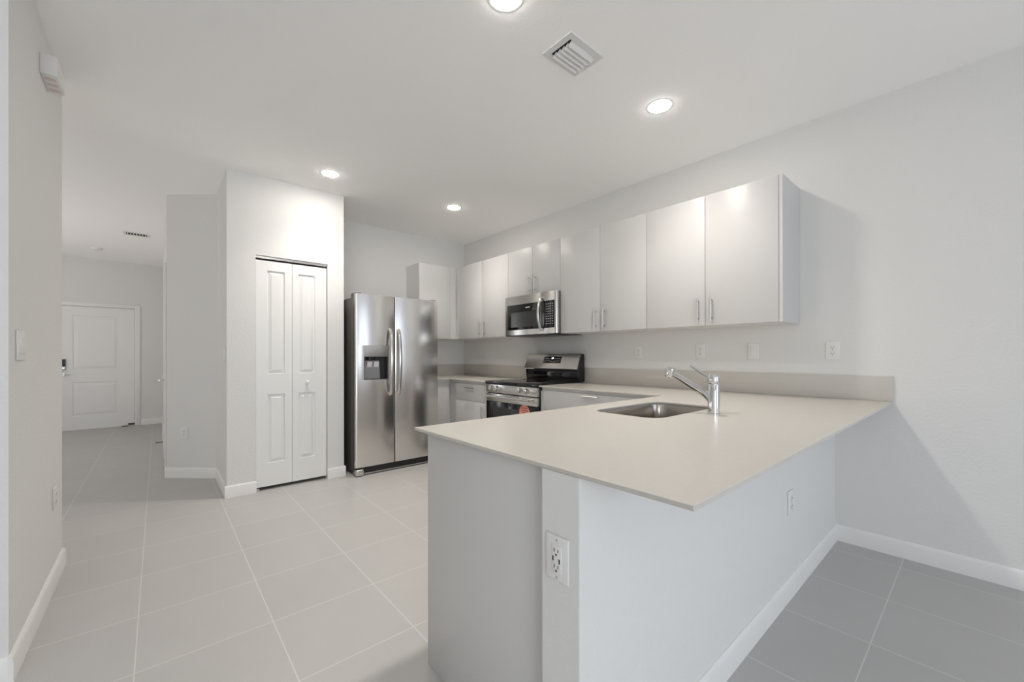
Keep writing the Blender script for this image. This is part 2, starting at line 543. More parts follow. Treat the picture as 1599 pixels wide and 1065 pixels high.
for z in (1.83, 1.05, .25):
    bm = NB(); tube(bm, [(XH - .008, HY0, z - .045), (XH - .008, HY0, z + .045)], .007, 10); obj('hinge', bm, 'nickel', d2)
bm = NB(); box(bm, XH - .004, XH, HY1 - .05, HY1 - .025, 1.03, 1.09); obj('strike_plate', bm, 'steel_dark', d2)

# entry door
d3 = thing('door_3', 'white two panel entry door at the end of the hall', 'door', ((EX0 + EX1) / 2, YE, 0)); d3['kind'] = 'structure'
bm = NB(); leaf(bm, lambda u, z, d: (u, YE + .012 - d, z), EX0 + .004, EX1 - .004, .018, EZ - .004, .044, [(-4.345, -3.815, .97, 1.84), (-4.345, -3.815, .22, .765)], g=.016, depth=.010, field=.04)
obj('door_panel', bm, 'door', d3, ang=4)
bm = NB()
box(bm, EX0 - .07, EX0, YE - .016, YE, 0, EZ + .06, .003); box(bm, EX1, EX1 + .07, YE - .016, YE, 0, EZ + .06, .003); box(bm, EX0, EX1, YE - .016, YE, EZ, EZ + .06, .003)
obj('casing', bm, 'trim', d3)
bm = NB(); box(bm, -4.485, -4.420, YE - .016, YE + .012, 1.025, 1.135, .005); obj('keypad_lock', bm, 'plastic_dark', d3)
bm = NB(); box(bm, -4.485, -4.420, YE - .012, YE + .012, .965, 1.022, .005); obj('lock_plate', bm, 'nickel', d3)
bm = NB(); lathe(bm, [(0, .02), (.026, .018), (.03, 0)], (-4.452, YE + .012, .892), (0, -1, 0), 20); tube(bm, [(-4.452, YE, .892), (-4.452, YE - .05, .892), (-4.44, YE - .055, .892), (-4.362, YE - .055, .892)], .009, 12)
obj('lever_handle', bm, 'nickel', d3)
bm = NB(); box(bm, EX0 + .001, EX1 - .001, YE - .004, YE + .14, 0, .0175, .002); obj('threshold', bm, 'metal_white', d3)
bm = NB(); box(bm, -3.70, -3.618, YE - .014, YE + .012, .020, .045, .003); obj('door_sweep', bm, 'plastic_dark', d3)  # small dark piece of door sweep
bm = NB(); box(bm, -3.78, -3.70, YE - .03, YE + .01, .001, .012, .002); obj('door_sweep_low', bm, 'plastic_dark', d3)  # second dark sweep piece, close to the floor

# ------------------------------------------------------------------ ceiling lights, vents, detector, chime
def downlight(x, y, label):
    t = thing('recessed_light', label, 'ceiling light', (x, y, H - .008), 'recessed ceiling lights')
    bm = NB(); lathe(bm, [(.0635, .0070), (.0640, .0068), (.078, .0068), (.082, .0075), (.082, .008), (.0635, .008)], (x, y, H - .008), n=48); obj('trim_ring', bm, 'metal_white', t)
    bm = NB(); lathe(bm, [(0, -.0005), (.025, -.0001), (.045, .0012), (.058, .0034), (.0655, .0058), (.0660, .0066), (.0600, .0067), (0, .0067)], (x, y, H - .008), n=48); obj('lens', bm, 'lens', t)
    d = bpy.data.lights.new('downlight_beam', 'SPOT')
    d.energy = LAMP
    d.color = LAMP_RGB
    d.spot_size = math.radians(115)
    d.spot_blend = 1.0
    d.shadow_soft_size = .06
    o = bpy.data.objects.new('downlight_beam', d)
    COL.objects.link(o)
    o.parent = t
    o.location = (0, 0, -.014)
downlight(-.915, -3.533, 'round recessed ceiling light nearest the long row of wall cabinets, right of the vent')
downlight(-2.187, -1.168, 'round recessed ceiling light in front of the closet door')
downlight(-.931, -1.178, 'round recessed ceiling light near the far kitchen corner')
downlight(-2.160, -3.500, 'round recessed ceiling light cut off by the top edge of the picture')

# supply vent
vx0, vx1, vy0, vy1 = -1.800, -1.540, -3.565, -3.368
t = thing('ceiling_vent', 'white square ceiling vent with angled louvres beside the kitchen light', 'vent', ((vx0 + vx1) / 2, (vy0 + vy1) / 2, H - .012))
fr = .032
bm = NB()
prism(bm, [(vx0, vy0), (vx1, vy0), (vx1, vy1), (vx0, vy1)], H - .006, H, [[(vx0 + fr, vy0 + fr), (vx1 - fr, vy0 + fr), (vx1 - fr, vy1 - fr), (vx0 + fr, vy1 - fr)]])
obj('frame', bm, 'metal_white', t)
bm = NB(); box(bm, vx0 + fr, vx1 - fr, vy0 + fr, vy1 - fr, H - .0015, H - .0005); obj('duct_opening', bm, 'duct_shade', t)  # dark sheet painted as duct shade, the ceiling is not cut
ns = 5
for k in range(ns):
    yc = vy0 + fr + (k + .5) * (vy1 - vy0 - 2 * fr) / ns
    X = Matrix.Translation((0, yc, H - .0105)) @ Matrix.Rotation(math.radians(-36), 4, 'X')
    bm = NB(); box(bm, vx0 + fr + .012, vx1 - fr - .001, -.0155, .0155, -.0008, .0008, X=X); obj('louvre', bm, 'metal_white', t)

# hall vent
hx0, hx1, hy0, hy1 = -3.65, -3.40, 2.23, 2.41
t = thing('ceiling_vent', 'small hall ceiling vent with dark slots', 'vent', ((hx0 + hx1) / 2, (hy0 + hy1) / 2, H - .012))
bm = NB()
prism(bm, [(hx0, hy0), (hx1, hy0), (hx1, hy1), (hx0, hy1)], H - .006, H, [[(hx0 + .025, hy0 + .03), (hx1 - .025, hy0 + .03), (hx1 - .025, hy1 - .03), (hx0 + .025, hy1 - .03)]])
obj('frame', bm, 'metal_white', t)
bm = NB(); box(bm, hx0 + .025, hx1 - .025, hy0 + .03, hy1 - .03, H - .0015, H - .0005); obj('duct_opening', bm, 'duct_shade', t)
for k in range(7):
    xc = hx0 + .025 + (k + .5) * (hx1 - hx0 - .05) / 7
    X = Matrix.Translation((xc, 0, H - .004)) @ Matrix.Rotation(math.radians(38), 4, 'Y')
    bm = NB(); box(bm, -.0075, .0075, hy0 + .03, hy1 - .03, -.0006, .0006, X=X); obj('louvre', bm, 'metal_white', t)
bm = NB(); lathe(bm, [(0, -.036), (.045, -.034), (.058, -.024), (.064, -.01), (.066, 0), (0, 0)], (-3.99, 3.61, H), n=36)
tag(obj('smoke_detector', bm, 'plastic'), 'round white smoke detector on the hall ceiling', 'smoke detector')

# door chime box high on the left wall
t = thing('door_chime', 'white chime box high on the short left wall', 'door chime', (XW + .028, -1.93, 2.5))
bm = NB(); box(bm, XW, XW + .056, -2.03, -1.835, 2.503, 2.594, .003); obj('housing', bm, 'plastic', t)
for k in range(3):
    y = -1.995 + k * .055
    bm = NB(); box(bm, XW + .010, XW + .046, y, y + .026, 2.5018, 2.5032); obj('grille_bar', bm, 'label_pink', t)

# ------------------------------------------------------------------ outlets and switches
def plate(kind, c, nrm, label, cat, w=.076, h=.118, group=None, bevel=.004):
    """kind: duplex, usb, rocker, toggle, blank2; c = centre on the wall; nrm = wall normal (2D)"""
    n = Vector((nrm[0], nrm[1], 0)).normalized()
    u = Vector((-n.y, n.x, 0))               # to the right seen from the room
    c = Vector(c)
    X = Matrix(((u.x, n.x, 0, c.x), (u.y, n.y, 0, c.y), (0, 0, 1, c.z), (0, 0, 0, 1)))
    name = {'duplex': 'wall_outlet', 'usb': 'wall_outlet', 'rocker': 'light_switch', 'rocker2': 'light_switch', 'combo': 'wall_outlet'}[kind]
    t = thing(name, label, cat, c, group)
    bm = NB(); box(bm, -w / 2, w / 2, 0, .0065, -h / 2, h / 2, bevel, 3, X=X); obj('cover_plate', bm, 'plastic', t)
    def slots(x0, zc, s=1.0):
        b = NB()
        box(b, x0 - .0075, x0 - .0052, .0088, .0093, zc - .0045 + .003, zc + .0045 + .003, X=X)
        box(b, x0 + .0052, x0 + .0075, .0088, .0093, zc - .0038 + .003, zc + .0038 + .003, X=X)
        q = [(math.cos(a * math.pi / 6) * .0028 + x0, math.sin(a * math.pi / 6) * .0028 + zc - .0075) for a in range(12)]
        prism(b, q, .0088, .0093, P=lambda x, y, z: X @ Vector((x, z, y)))
        return b
    def duplex(x0):
        for zc in (.0195, -.0195):
            b = NB(); prism(b, rrect(x0 - .0165, x0 + .0165, zc - .0142, zc + .0142, .010, 5), .006, .0089, P=lambda x, y, z: X @ Vector((x, z, y)))
            r = obj('receptacle', b, 'plastic', t)
            obj('slots', slots(x0, zc), 'slot', r)
        b = NB(); lathe(b, [(.0032, 0), (.0030, .0012), (0, .0015)], X @ Vector((x0, .0062, 0)), n, 12); obj('screw', b, 'nickel', t)
    def rocker(x0):
        b = NB(); box(b, x0 - .0165, x0 + .0165, .006, .0085, -.0335, .0335, .001, X=X); obj('rocker_frame', b, 'plastic', t)
        Y = X @ Matrix.Translation((x0, .0078, 0)) @ Matrix.Rotation(math.radians(1.2), 4, 'X')
        b = NB(); box(b, -.0145, .0145, -.002, .0028, -.031, .031, .001, X=Y); obj('rocker', b, 'plastic', t)
    if kind == 'duplex':
        duplex(0)
    elif kind == 'rocker':
        rocker(0)
    elif kind == 'rocker2':
        rocker(-.023); rocker(.023)
    elif kind == 'combo':
        rocker(-.023); duplex(.023)
    elif kind == 'usb':
        b = NB(); box(b, -.0165, .0165, .006, .009, -.0335, .0335, .001, X=X); r = obj('receptacle', b, 'plastic', t)
        obj('slots', slots(0, .0185), 'slot', r); obj('slots', slots(0, -.0215), 'slot', r)
        b = NB(); box(b, -.0125, -.0085, .0088, .0094, -.006, .006, X=X); box(b, .0085, .0125, .0088, .0094, -.009, .003, X=X); obj('charging_ports', b, 'slot', r)
        for z in (.046, -.046):
            b = NB(); lathe(b, [(.0028, 0), (.0026, .001), (0, .0012)], X @ Vector((0, .0064, z)), n, 12); obj('screw', b, 'nickel', t)
    return t
plate('duplex', (0, -2.813, 1.214), (-1, 0), 'white wall outlet above the counter, first right of the range', 'outlet', .074)
plate('duplex', (0, -3.376, 1.223), (-1, 0), 'white wall outlet above the counter, behind the faucet lever', 'outlet')
plate('rocker', (0, -3.765, 1.221), (-1, 0), 'white rocker switch under the right end of the wall cabinets', 'switch')
plate('duplex', (0, -4.232, 1.220), (-1, 0), 'white wall outlet right of the wall cabinets above the backsplash', 'outlet')
plate('combo', (0, -.470, 1.209), (-1, 0), 'white double outlet plate in the corner left of the range', 'outlet', .15)
plate('usb', (XE, -4.177, .687), (-1, 0), 'white outlet with charging ports on the end of the half wall', 'outlet', .076, .113)
plate('duplex', (-.945, YF, .463), (0, -1), 'white outlet low on the long face of the half wall', 'outlet')
plate('rocker2', (XW, -2.392, 1.235), (1, 0), 'white double switch plate on the short left wall', 'switch', .116)
plate('duplex', (XW, -1.690, .450), (1, 0), 'white outlet low on the short left wall', 'outlet', .08)
plate('rocker', (XP0, -.60, 1.205), (-1, 0), 'small white switch on the closet side wall', 'switch')
c45 = Vector((-3.121, .234))
plate('duplex', (c45.x, c45.y, .437), (n45.x, n45.y), 'white outlet low on the angled wall', 'outlet')
# spring door stop on the hall baseboard
bm = NB(); tube(bm, [(XH - .013, 2.09, .073), (XH - .075, 2.09, .073)], .006, 10); tube(bm, [(XH - .075, 2.09, .073), (XH - .088, 2.09, .073)], .009, 10)
tag(obj('door_stop', bm, 'steel_dark'), 'small dark door stop low on the hall wall', 'door stop')

# ------------------------------------------------------------------ cabinets
def bar_handle(parent, a, b, out, r=.0055):
    """bar pull from a to b standing off along `out`"""
    a, b, o = Vector(a), Vector(b), Vector(out)
    d = (b - a).normalized()
    bm = NB()
    tube(bm, [a + o, b + o], r, 12)
    for p in (a + d * .022, b - d * .022):
        tube(bm, [p, p + o], r * .8, 10)
    return obj('handle', bm, 'nickel', parent)

UF, UB, UZ0, UZ1 = -.3576, -.338, 1.4047, 2.333       # wall cabinet face, depth of the carcass, bottom, top
DT = .019
def upper(label, y0, y1, doors, z0=UZ0, extra=None, group='white wall cabinets'):
    """wall cabinet on the right wall; y0 > y1; doors = [(ya, yb, handle_y)]"""
    t = thing('wall_cabinet', label, 'cabinet', (UF / 2, (y0 + y1) / 2, z0), group)
    bm = NB(); box(bm, UF + DT, -.001, y1, y0, z0, UZ1); obj('body', bm, 'cabinet_box', t)
    for ya, yb, hy in doors:
        bm = NB(); box(bm, UF, UF + DT - .0015, yb + .0015, ya - .0015, z0, UZ1 - .001, .0012); d = obj('door', bm, 'cabinet', t)
        if hy is not None:
            bar_handle(d, (UF, hy, z0 + .028), (UF, hy, z0 + .198), (-.030, 0, 0))
    return t
u = upper('white corner wall cabinet with two doors, left of the microwave', -.3395, -1.3945, [(-.416, -.905, -.862), (-.905, -1.3945, -.957)])
bm = NB(); box(bm, UF + .002, UF + DT, -.4155, -.3575, UZ0, UZ1); obj('filler', bm, 'cabinet', u)
upper('short white two-door wall cabinet above the microwave', -1.396, -2.177, [(-1.396, -1.7885, -1.750), (-1.7885, -2.177, -1.832)], z0=1.826)
upper('white two-door wall cabinet right of the microwave', -2.1785, -3.1055, [(-2.1785, -2.651, -2.608), (-2.651, -3.1055, -2.700)])
u = upper('white two-door wall cabinet at the right end of the row', -3.107, -4.029, [(-3.107, -3.570, -3.524), (-3.570, -4.029, -3.618)])
bm = NB(); box(bm, UF + .001, -.001, -4.0505, -4.0305, UZ0 - .001, UZ1); obj('end_panel', bm, 'cabinet', u)
# wall cabinet over the fridge side, on the back wall
t = thing('wall_cabinet', 'white single-door wall cabinet beside the top of the refrigerator', 'cabinet', (-.62, -.17, UZ0), 'white wall cabinets')
bm = NB(); box(bm, -.895, -.0015, -.338 + DT, -.001, UZ0, UZ1); obj('body', bm, 'cabinet_box', t)
bm = NB(); box(bm, -.893, -.4405, -.338, -.338 + DT - .0015, UZ0, UZ1 - .001, .0012); d = obj('door', bm, 'cabinet', t)
bm = NB(); box(bm, -.439, UF - .0005, -.337, -.338 + DT - .001, UZ0, UZ1 - .001); obj('filler', bm, 'cabinet', t)

# base cabinets
BF = -.650; CZ0, CZ1 = .9022, .914
def base_right(label, y0, y1, fronts, fill):
    t = thing('base_cabinet', label, 'cabinet', (BF / 2, (y0 + y1) / 2, 0), 'white base cabinets')
    bm = NB(); box(bm, BF + DT, -.001, y1, y0, .10, CZ0 - .0005); box(bm, BF + .075, -.001, y1, y0, 0, .10); obj('body', bm, 'cabinet_box', t)
    for kind, ya, yb, z0, z1, h in fronts:
        bm = NB(); box(bm, BF, BF + DT - .0015, yb + .0015, ya - .0015, z0, z1, .0012); d = obj(kind, bm, 'cabinet', t)
        if h[0] == 'h':
            bar_handle(d, (BF, h[1] + .086, h[2]), (BF, h[1] - .086, h[2]), (-.030, 0, 0))
        elif h[0] == 'v':
            bar_handle(d, (BF, h[1], h[2]), (BF, h[1], h[2] - .17), (-.030, 0, 0))
    for ya, yb in fill:
        bm = NB(); box(bm, BF + .003, BF + DT, yb, ya, .10, .868); obj('filler', bm, 'cabinet', t)
    return t
base_right('white base cabinet with drawer in the corner left of the range', -.652, -1.420,
           [('drawer', -.772, -1.348, .676, .866, ('h', -1.070, .826)), ('door', -.772, -1.348, .11, .673, ('v', -1.315, .638))], [(-.652, -.7705), (-1.3495, -1.420)])
base_right('white base cabinet with wide drawer right of the range', -2.200, -3.440,
           [('drawer', -2.235, -3.330, .702, .874, ('h', -2.785, .855)), ('door', -2.235, -2.7815, .11, .699, ('v', -2.75, .66)), ('door', -2.7835, -3.330, .11, .699, ('v', -2.815, .66))], [(-2.2, -2.2335), (-3.3315, -3.44)])
# base run on the back wall next to the fridge
t = thing('base_cabinet', 'white base cabinet between the refrigerator and the kitchen corner', 'cabinet', (-.45, -.32, 0), 'white base cabinets')
bm = NB(); box(bm, -.915, -.0015, -.65 + DT, -.001, .10, CZ0 - .0005); box(bm, -.915, -.0015, -.65 + .075, -.001, 0, .10); obj('body', bm, 'cabinet_box', t)
bm = NB(); box(bm, -.913, -.676, -.65, -.65 + DT - .0015, .11, .872, .0012); obj('door', bm, 'cabinet', t)
bm = NB(); box(bm, -.6745, -.6505, -.648, -.65 + DT - .001, .11, .872); obj('filler', bm, 'cabinet', t)

# peninsula base cabinet, its finished end faces the left
PX = -2.525
t = thing('base_cabinet', 'white peninsula cabinet under the sink with plain end panel', 'cabinet', (-1.6, -3.79, 0), 'white base cabinets')
bm = NB()
box(bm, PX + .0185, -.70, -4.119, -3.485, .10, .69); box(bm, PX + .0185, -.70, -4.119, -3.56, 0, .10)
box(bm, PX + .0185, -.70, -3.505, -3.485, .69, CZ0 - .0005); box(bm, PX + .0185, -.70, -4.119, -4.099, .69, CZ0 - .0005)
obj('body', bm, 'cabinet_box', t)
bm = NB(); box(bm, PX, PX + .018, -4.1195, -3.461, 0, CZ0 - .0005, .001); obj('end_panel', bm, 'cabinet', t)
for k in range(4):
    xa = PX + .03 + k * .44
    bm = NB(); box(bm, xa, xa + .437, -3.4835, -3.465, .11, .872, .0012); obj('door', bm, 'cabinet', t)

# ------------------------------------------------------------------ countertops
SX0, SX1, SY0, SY1, SR = -1.665, -1.03, -3.938, -3.575, .075
t = thing('countertop', 'large beige white quartz countertop of the peninsula with sink cutout', 'countertop', (-1.3, -3.6, CZ0))
bm = NB()
hole = rrect(SX0, SX1, SY0, SY1, SR, 10)
prism(bm, [(-.0015, -2.2), (-.6766, -2.2), (-.6766, -3.4216), (-2.5615, -3.4216), (-2.5615, -4.5204), (-.0015, -4.5204)], CZ0, CZ1, [hole])
slab = obj('slab', bm, 'counter', t)
bv = slab.modifiers.new('bevel', 'BEVEL'); bv.width = .0016; bv.segments = 2; bv.limit_method = 'ANGLE'
bm = NB(); box(bm, -.0125, -.0012, -4.5204, -2.2, CZ1 + .0004, 1.065, .001); tag(obj('backsplash', bm, 'counter'), 'long low quartz backsplash strip on the wall right of the range', 'backsplash')
t = thing('countertop', 'beige white quartz countertop in the corner left of the range', 'countertop', (-.3, -.6, CZ0))
bm = NB()
prism(bm, [(-.0015, -.0015), (-.905, -.0015), (-.905, -.6766), (-.6766, -.6766), (-.6766, -1.4195), (-.0015, -1.4195)], CZ0, CZ1)
slab = obj('slab', bm, 'counter', t)
bv = slab.modifiers.new('bevel', 'BEVEL'); bv.width = .0016; bv.segments = 2; bv.limit_method = 'ANGLE'
bm = NB(); box(bm, -.0125, -.0012, -1.4195, -.0015, CZ1 + .0004, 1.065, .001); tag(obj('backsplash', bm, 'counter'), 'short low quartz backsplash strip on the wall left of the range', 'backsplash')
bm = NB(); box(bm, -.905, -.0128, -.0125, -.0012, CZ1 + .0004, 1.065, .001); tag(obj('backsplash', bm, 'counter'), 'low quartz backsplash strip on the back wall beside the refrigerator', 'backsplash')

# ------------------------------------------------------------------ sink and faucet
t = thing('kitchen_sink', 'undermount stainless steel sink set into the peninsula counter', 'sink', ((SX0 + SX1) / 2, (SY0 + SY1) / 2, .70))
bm = NB()
cxs, cys = (SX0 + SX1) / 2, (SY0 + SY1) / 2
rings = []
for off, z, rr_ in ((.022, CZ0 - .0006, .09), (.006, CZ0 - .0006, SR + .004), (.004, CZ0 - .006, SR + .003), (.002, .80, SR), (-.002, .735, SR - .004), (-.012, .712, SR - .012), (-.035, .702, SR - .03), (-.10, .700, .03)):
    rings.append([bm.verts.new((x, y, z)) for x, y in rrect(SX0 - off, SX1 + off, SY0 - off, SY1 + off, max(rr_, .01), 10)])
for a, b in zip(rings, rings[1:]):
    n = len(a)
    for k in range(n):
        bm.faces.new((a[k], a[(k + 1) % n], b[(k + 1) % n], b[k]))
bm.faces.new(rings[-1])
so = obj('basin', bm, 'sink', t)
bm = NB(); lathe(bm, [(.045, .0), (.043, .003), (.034, .002), (.03, -.004), (0, -.004)], (cxs, cys, .7005), n=32); obj('drain', bm, 'chrome', t)

FX, FY = -1.312, -4.030
t = thing('faucet', 'chrome pull-out faucet with lever on top, beside the sink', 'faucet', (FX, FY, CZ1))
bm = NB(); lathe(bm, [(0, 0), (.0285, 0), (.0285, .004), (.0265, .006), (.0262, .138), (.0255, .1395), (.0255, .141), (0, .141)], (FX, FY, CZ1), n=40); obj('body', bm, 'chrome', t)
bm = NB(); lathe(bm, [(0, .142), (.0255, .142), (.0262, .1435), (.0262, .181), (.0235, .186), (0, .1865)], (FX, FY, CZ1), n=40); cap = obj('lever_cap', bm, 'chrome', t)
bm = NB(); tube(bm, [(FX, FY + .022, 1.088), (FX, FY + .040, 1.096), (FX, FY + .075, 1.118), (FX, FY + .112, 1.141)], [.0068, .0068, .0062, .0056], 12, flat=(1.25, .8)); obj('lever', bm, 'chrome', cap)
bm = NB()
tube(bm, [(FX, FY + .010, .965), (FX, FY + .020, .985), (FX, FY + .038, 1.006), (FX, FY + .075, 1.027), (FX, FY + .125, 1.055), (FX, FY + .165, 1.078), (FX, FY + .200, 1.098)], [.012, .017, .0195, .0190, .0175, .0165, .016], 24, flat=(1.0, .85))
obj('spout', bm, 'chrome', t)
bm = NB()
dn = Vector((0, .22, -1)).normalized()
lathe(bm, [(0, 0), (.018, 0), (.0215, .003), (.0225, .010), (.0225, .046), (.0215, .050), (.017, .050), (.016, .047), (0, .047)], Vector((FX, FY + .212, 1.127)), dn, 32)
hd = obj('spray_head', bm, 'chrome', t)
bm = NB(); lathe(bm, [(.0155, .0472), (0, .0485)], Vector((FX, FY + .212, 1.127)), dn, 24); obj('aerator', bm, 'plastic_dark', hd)

# ------------------------------------------------------------------ refrigerator
FX0, FX1, FYF, FZ = -1.853, -.932, -.855, 1.802
t = thing('refrigerator', 'stainless steel side-by-side refrigerator with ice and water dispenser', 'refrigerator', ((FX0 + FX1) / 2, -.45, 0))
bm = NB(); box(bm, FX0 + .004, FX1 - .004, -.775, -.05, .035, 1.775, .004); obj('cabinet', bm, 'steel_dark', t)
SPL = -1.449
def fdoor(x0, x1, hole=None):
    bm = NB()
    r = .014
    front = FYF
    if hole is None:
        prism(bm, [(x0, -.785), (x1, -.785), (x1, front + r), (x1 - r * .3, front + r * .3), (x1 - r, front), (x0 + r, front), (x0 + r * .3, front + r * .3), (x0, front + r)], .085, FZ)
    else:
        hx0, hx1, hz0, hz1 = hole
        prof = [(x0, -.785), (x1, -.785), (x1, front + r), (x1 - r * .3, front + r * .3), (x1 - r, front), (x0 + r, front), (x0 + r * .3, front + r * .3), (x0, front + r)]
        prism(bm, prof, .085, hz0); prism(bm, prof, hz1, FZ)
        prism(bm, [(x0, -.785), (hx0, -.785), (hx0, front), (x0 + r, front), (x0 + r * .3, front + r * .3), (x0, front + r)], hz0, hz1)
        prism(bm, [(hx1, -.785), (x1, -.785), (x1, front + r), (x1 - r * .3, front + r * .3), (x1 - r, front), (hx1, front)], hz0, hz1)
        bmesh.ops.remove_doubles(bm, verts=bm.verts[:], dist=1e-5)
    return bm
dh = (-1.772, -1.526, .950, 1.292)
ld = obj('door', fdoor(FX0, SPL - .003, dh), 'fridge_steel', t, ang=25)
rd = obj('door', fdoor(SPL + .003, FX1), 'fridge_steel', t, ang=25)
# dispenser in the left door
bm = NB(); box(bm, dh[0] + .001, dh[1] - .001, FYF - .002, -.80, 1.180, dh[3] - .001, .002); dp = obj('dispenser_panel', bm, 'panel', ld)
bm = NB(); box(bm, -1.70, -1.62, FYF - .0026, FYF - .0018, 1.238, 1.243); box(bm, -1.685, -1.635, FYF - .0026, FYF - .0018, 1.228, 1.230); obj('panel_print', bm, 'plastic_grey', ld)
bm = NB()
box(bm, dh[0], dh[0] + .004, FYF, -.787, dh[2], 1.18); box(bm, dh[1] - .004, dh[1], FYF, -.787, dh[2], 1.18)
box(bm, dh[0], dh[1], FYF, -.787, dh[2], dh[2] + .004); box(bm, dh[0], dh[1], -.791, -.787, dh[2], 1.18)
obj('dispenser_recess', bm, 'plastic_dark', ld)
bm = NB()
prism(bm, [(-1.758, .956), (-1.592, .956), (-1.602, 1.14), (-1.745, 1.14)], 0, .02, P=lambda x, y, z: (x, -.793 - z, y)); obj('dispenser_back', bm, 'plastic_grey', ld)
for x in (-1.705, -1.635):
    bm = NB(); X = Matrix.Translation((x, -.822, 1.105)) @ Matrix.Rotation(math.radians(14), 4, 'X'); box(bm, -.026, .026, -.005, .005, -.032, .026, .004, X=X); obj('paddle', bm, 'plastic', ld)
bm = NB(); tube(bm, [(-1.705, -.825, 1.178), (-1.705, -.825, 1.150)], .016, 16); obj('nozzle', bm, 'plastic_dark', ld)
bm = NB(); tube(bm, [(-1.635, -.825, 1.178), (-1.635, -.825, 1.155)], .011, 16); obj('nozzle', bm, 'plastic_dark', ld)
bm = NB(); lathe(bm, [(.060, 0), (.058, .005), (.050, .005), (.049, .002), (0, .002)], (-1.680, -.800, 1.012), (0, -1, 0), 32); obj('drip_emblem', bm, 'plastic_grey', ld)
# bowed handles
for x, par in ((-1.502, ld), (-1.412, rd)):
    pts = []; rad = []
    for k in range(25):
        s = k / 24
        z = .785 + s * .68
        b = math.sin(math.pi * s) ** .55 * .055
        pts.append((x, FYF - .004 - b, z)); rad.append(.0155)
    bm = NB(); tube(bm, pts, rad, 16, flat=(1.15, .62)); box(bm, x - .012, x + .012, FYF - .018, FYF + .002, 1.435, 1.468, .004); box(bm, x - .012, x + .012, FYF - .018, FYF + .002, .782, .815, .004)
    obj('handle', bm, 'steel', par)
# brand-like plate shape is only a soft oval dent low on the freezer door in the photo; hinges, grille and feet
for x in (FX0 + .035, FX1 - .035):
    bm = NB(); box(bm, x - .03, x + .03, -.83, -.70, 1.776, 1.816, .006); obj('hinge_cover', bm, 'steel_dark', t)
bm = NB(); box(bm, FX0 + .06, FX1 - .02, -.825, -.78, .022, .080); g = obj('toe_grille', bm, 'black', t)
bm = NB()
for k in range(5):
    box(bm, FX0 + .09, FX1 - .03, -.8275, -.8245, .030 + k * .010, .034 + k * .010)
obj('grille_slats', bm, 'plastic_dark', g)
bm = NB(); box(bm, FX0 + .06, FX1 - .02, -.835, -.80, .008, .020, .002); obj('grille_trim', bm, 'nickel', g)
bm = NB(); box(bm, FX0 - .001, FX0 + .075, -.870, -.76, .004, .070, .012, 3); obj('foot_cover', bm, 'nickel', t)
bm = NB(); box(bm, FX1 - .075, FX1, -.865, -.76, .004, .070, .012, 3); obj('foot_cover', bm, 'nickel', t)
for x in (FX0 + .06, FX1 - .06):
    for y in (-.12, -.72):
        bm = NB(); tube(bm, [(x, y, 0), (x, y, .036)], .018, 14); obj('foot', bm, 'black', t)

# ------------------------------------------------------------------ range
RY0, RY1, RF = -1.424, -2.193, -.690          # left side, right side, oven door face
t = thing('range', 'stainless steel electric range with black glass cooktop and back console', 'range', (-.35, (RY0 + RY1) / 2, 0))
bm = NB(); box(bm, -.655, -.03, RY1, RY0, .02, .895, .002); obj('body', bm, 'black', t)
bm = NB(); box(bm, -.702, -.085, RY1 - .002, RY0 + .002, .893, .926, .006, 3); ck = obj('cooktop', bm, 'glass_black', t)
for x, y, r in ((-.50, -1.62, .115), (-.50, -2.00, .085), (-.24, -1.62, .075), (-.24, -2.00, .105)):
    bm = NB(); lathe(bm, [(r, .0), (r, .0004), (r - .004, .0004), (r - .004, 0)], (x, y, .9262), n=48); obj('burner_ring', bm, 'burner', ck)
bm = NB(); box(bm, -.692, -.655, RY1, RY0, .806, .892, .004, 2); cp = obj('control_panel', bm, 'steel', t)
for y in (-1.524, -1.612, -1.962, -2.055):
    bm = NB(); lathe(bm, [(.030, 0), (.029, .004), (.024, .006), (.023, .032), (.020, .036), (0, .0365)], (-.692, y, .853), (-1, 0, 0), 28); box(bm, -.7320, -.7270, y - .003, y + .003, .836, .870)
    obj('knob', bm, 'nickel', cp)
bm = NB(); box(bm, -.672, -.655, RY1 + .004, RY0 - .004, .792, .806); obj('vent_gap', bm, 'black', t)
# oven door: steel band, black glass, window, handle
bm = NB(); box(bm, RF, -.657, RY1 + .002, RY0 - .002, .718, .797, .004, 2); od = obj('oven_door', bm, 'steel', t)
bm = NB(); box(bm, RF + .002, -.657, RY1 + .002, RY0 - .002, .215, .717, .003); obj('door_glass', bm, 'glass_black', od)
bm = NB(); box(bm, RF + .0012, RF + .0022, RY1 + .12, RY0 - .12, .33, .665); ow = obj('oven_window', bm, 'dark_window', od)
bm = NB()
for k in range(1, 4):
    y = RY0 - .12 - k * (RY0 - RY1 - .24) / 4
    box(bm, RF + .0006, RF + .0012, y - .0015, y + .0015, .335, .66)
obj('rack_lines', bm, 'black', ow)
bm = NB()
tube(bm, [(RF - .048, RY0 - .06, .772), (RF - .048, RY1 + .06, .772)], .0125, 16)
for y in (RY0 - .085, RY1 + .085):
    box(bm, RF - .05, RF, y - .012, y + .012, .764, .782, .003)
obj('handle', bm, 'steel', od)
bm = NB()
for k in range(4):
    y0 = RY0 - .05 - k * .17
    box(bm, RF - .0006, RF + .001, y0 - .13, y0, .786, .790)
obj('vent_slots', bm, 'black', od)
bm = NB(); lathe(bm, [(.072, 0), (.072, .0008), (0, .0009)], (RF + .002, -2.020, .650), (-1, 0, 0), 40); st = obj('sticker', bm, 'sticker', od); st['label'] = 'round salmon sticker on the oven glass'
bm = NB()
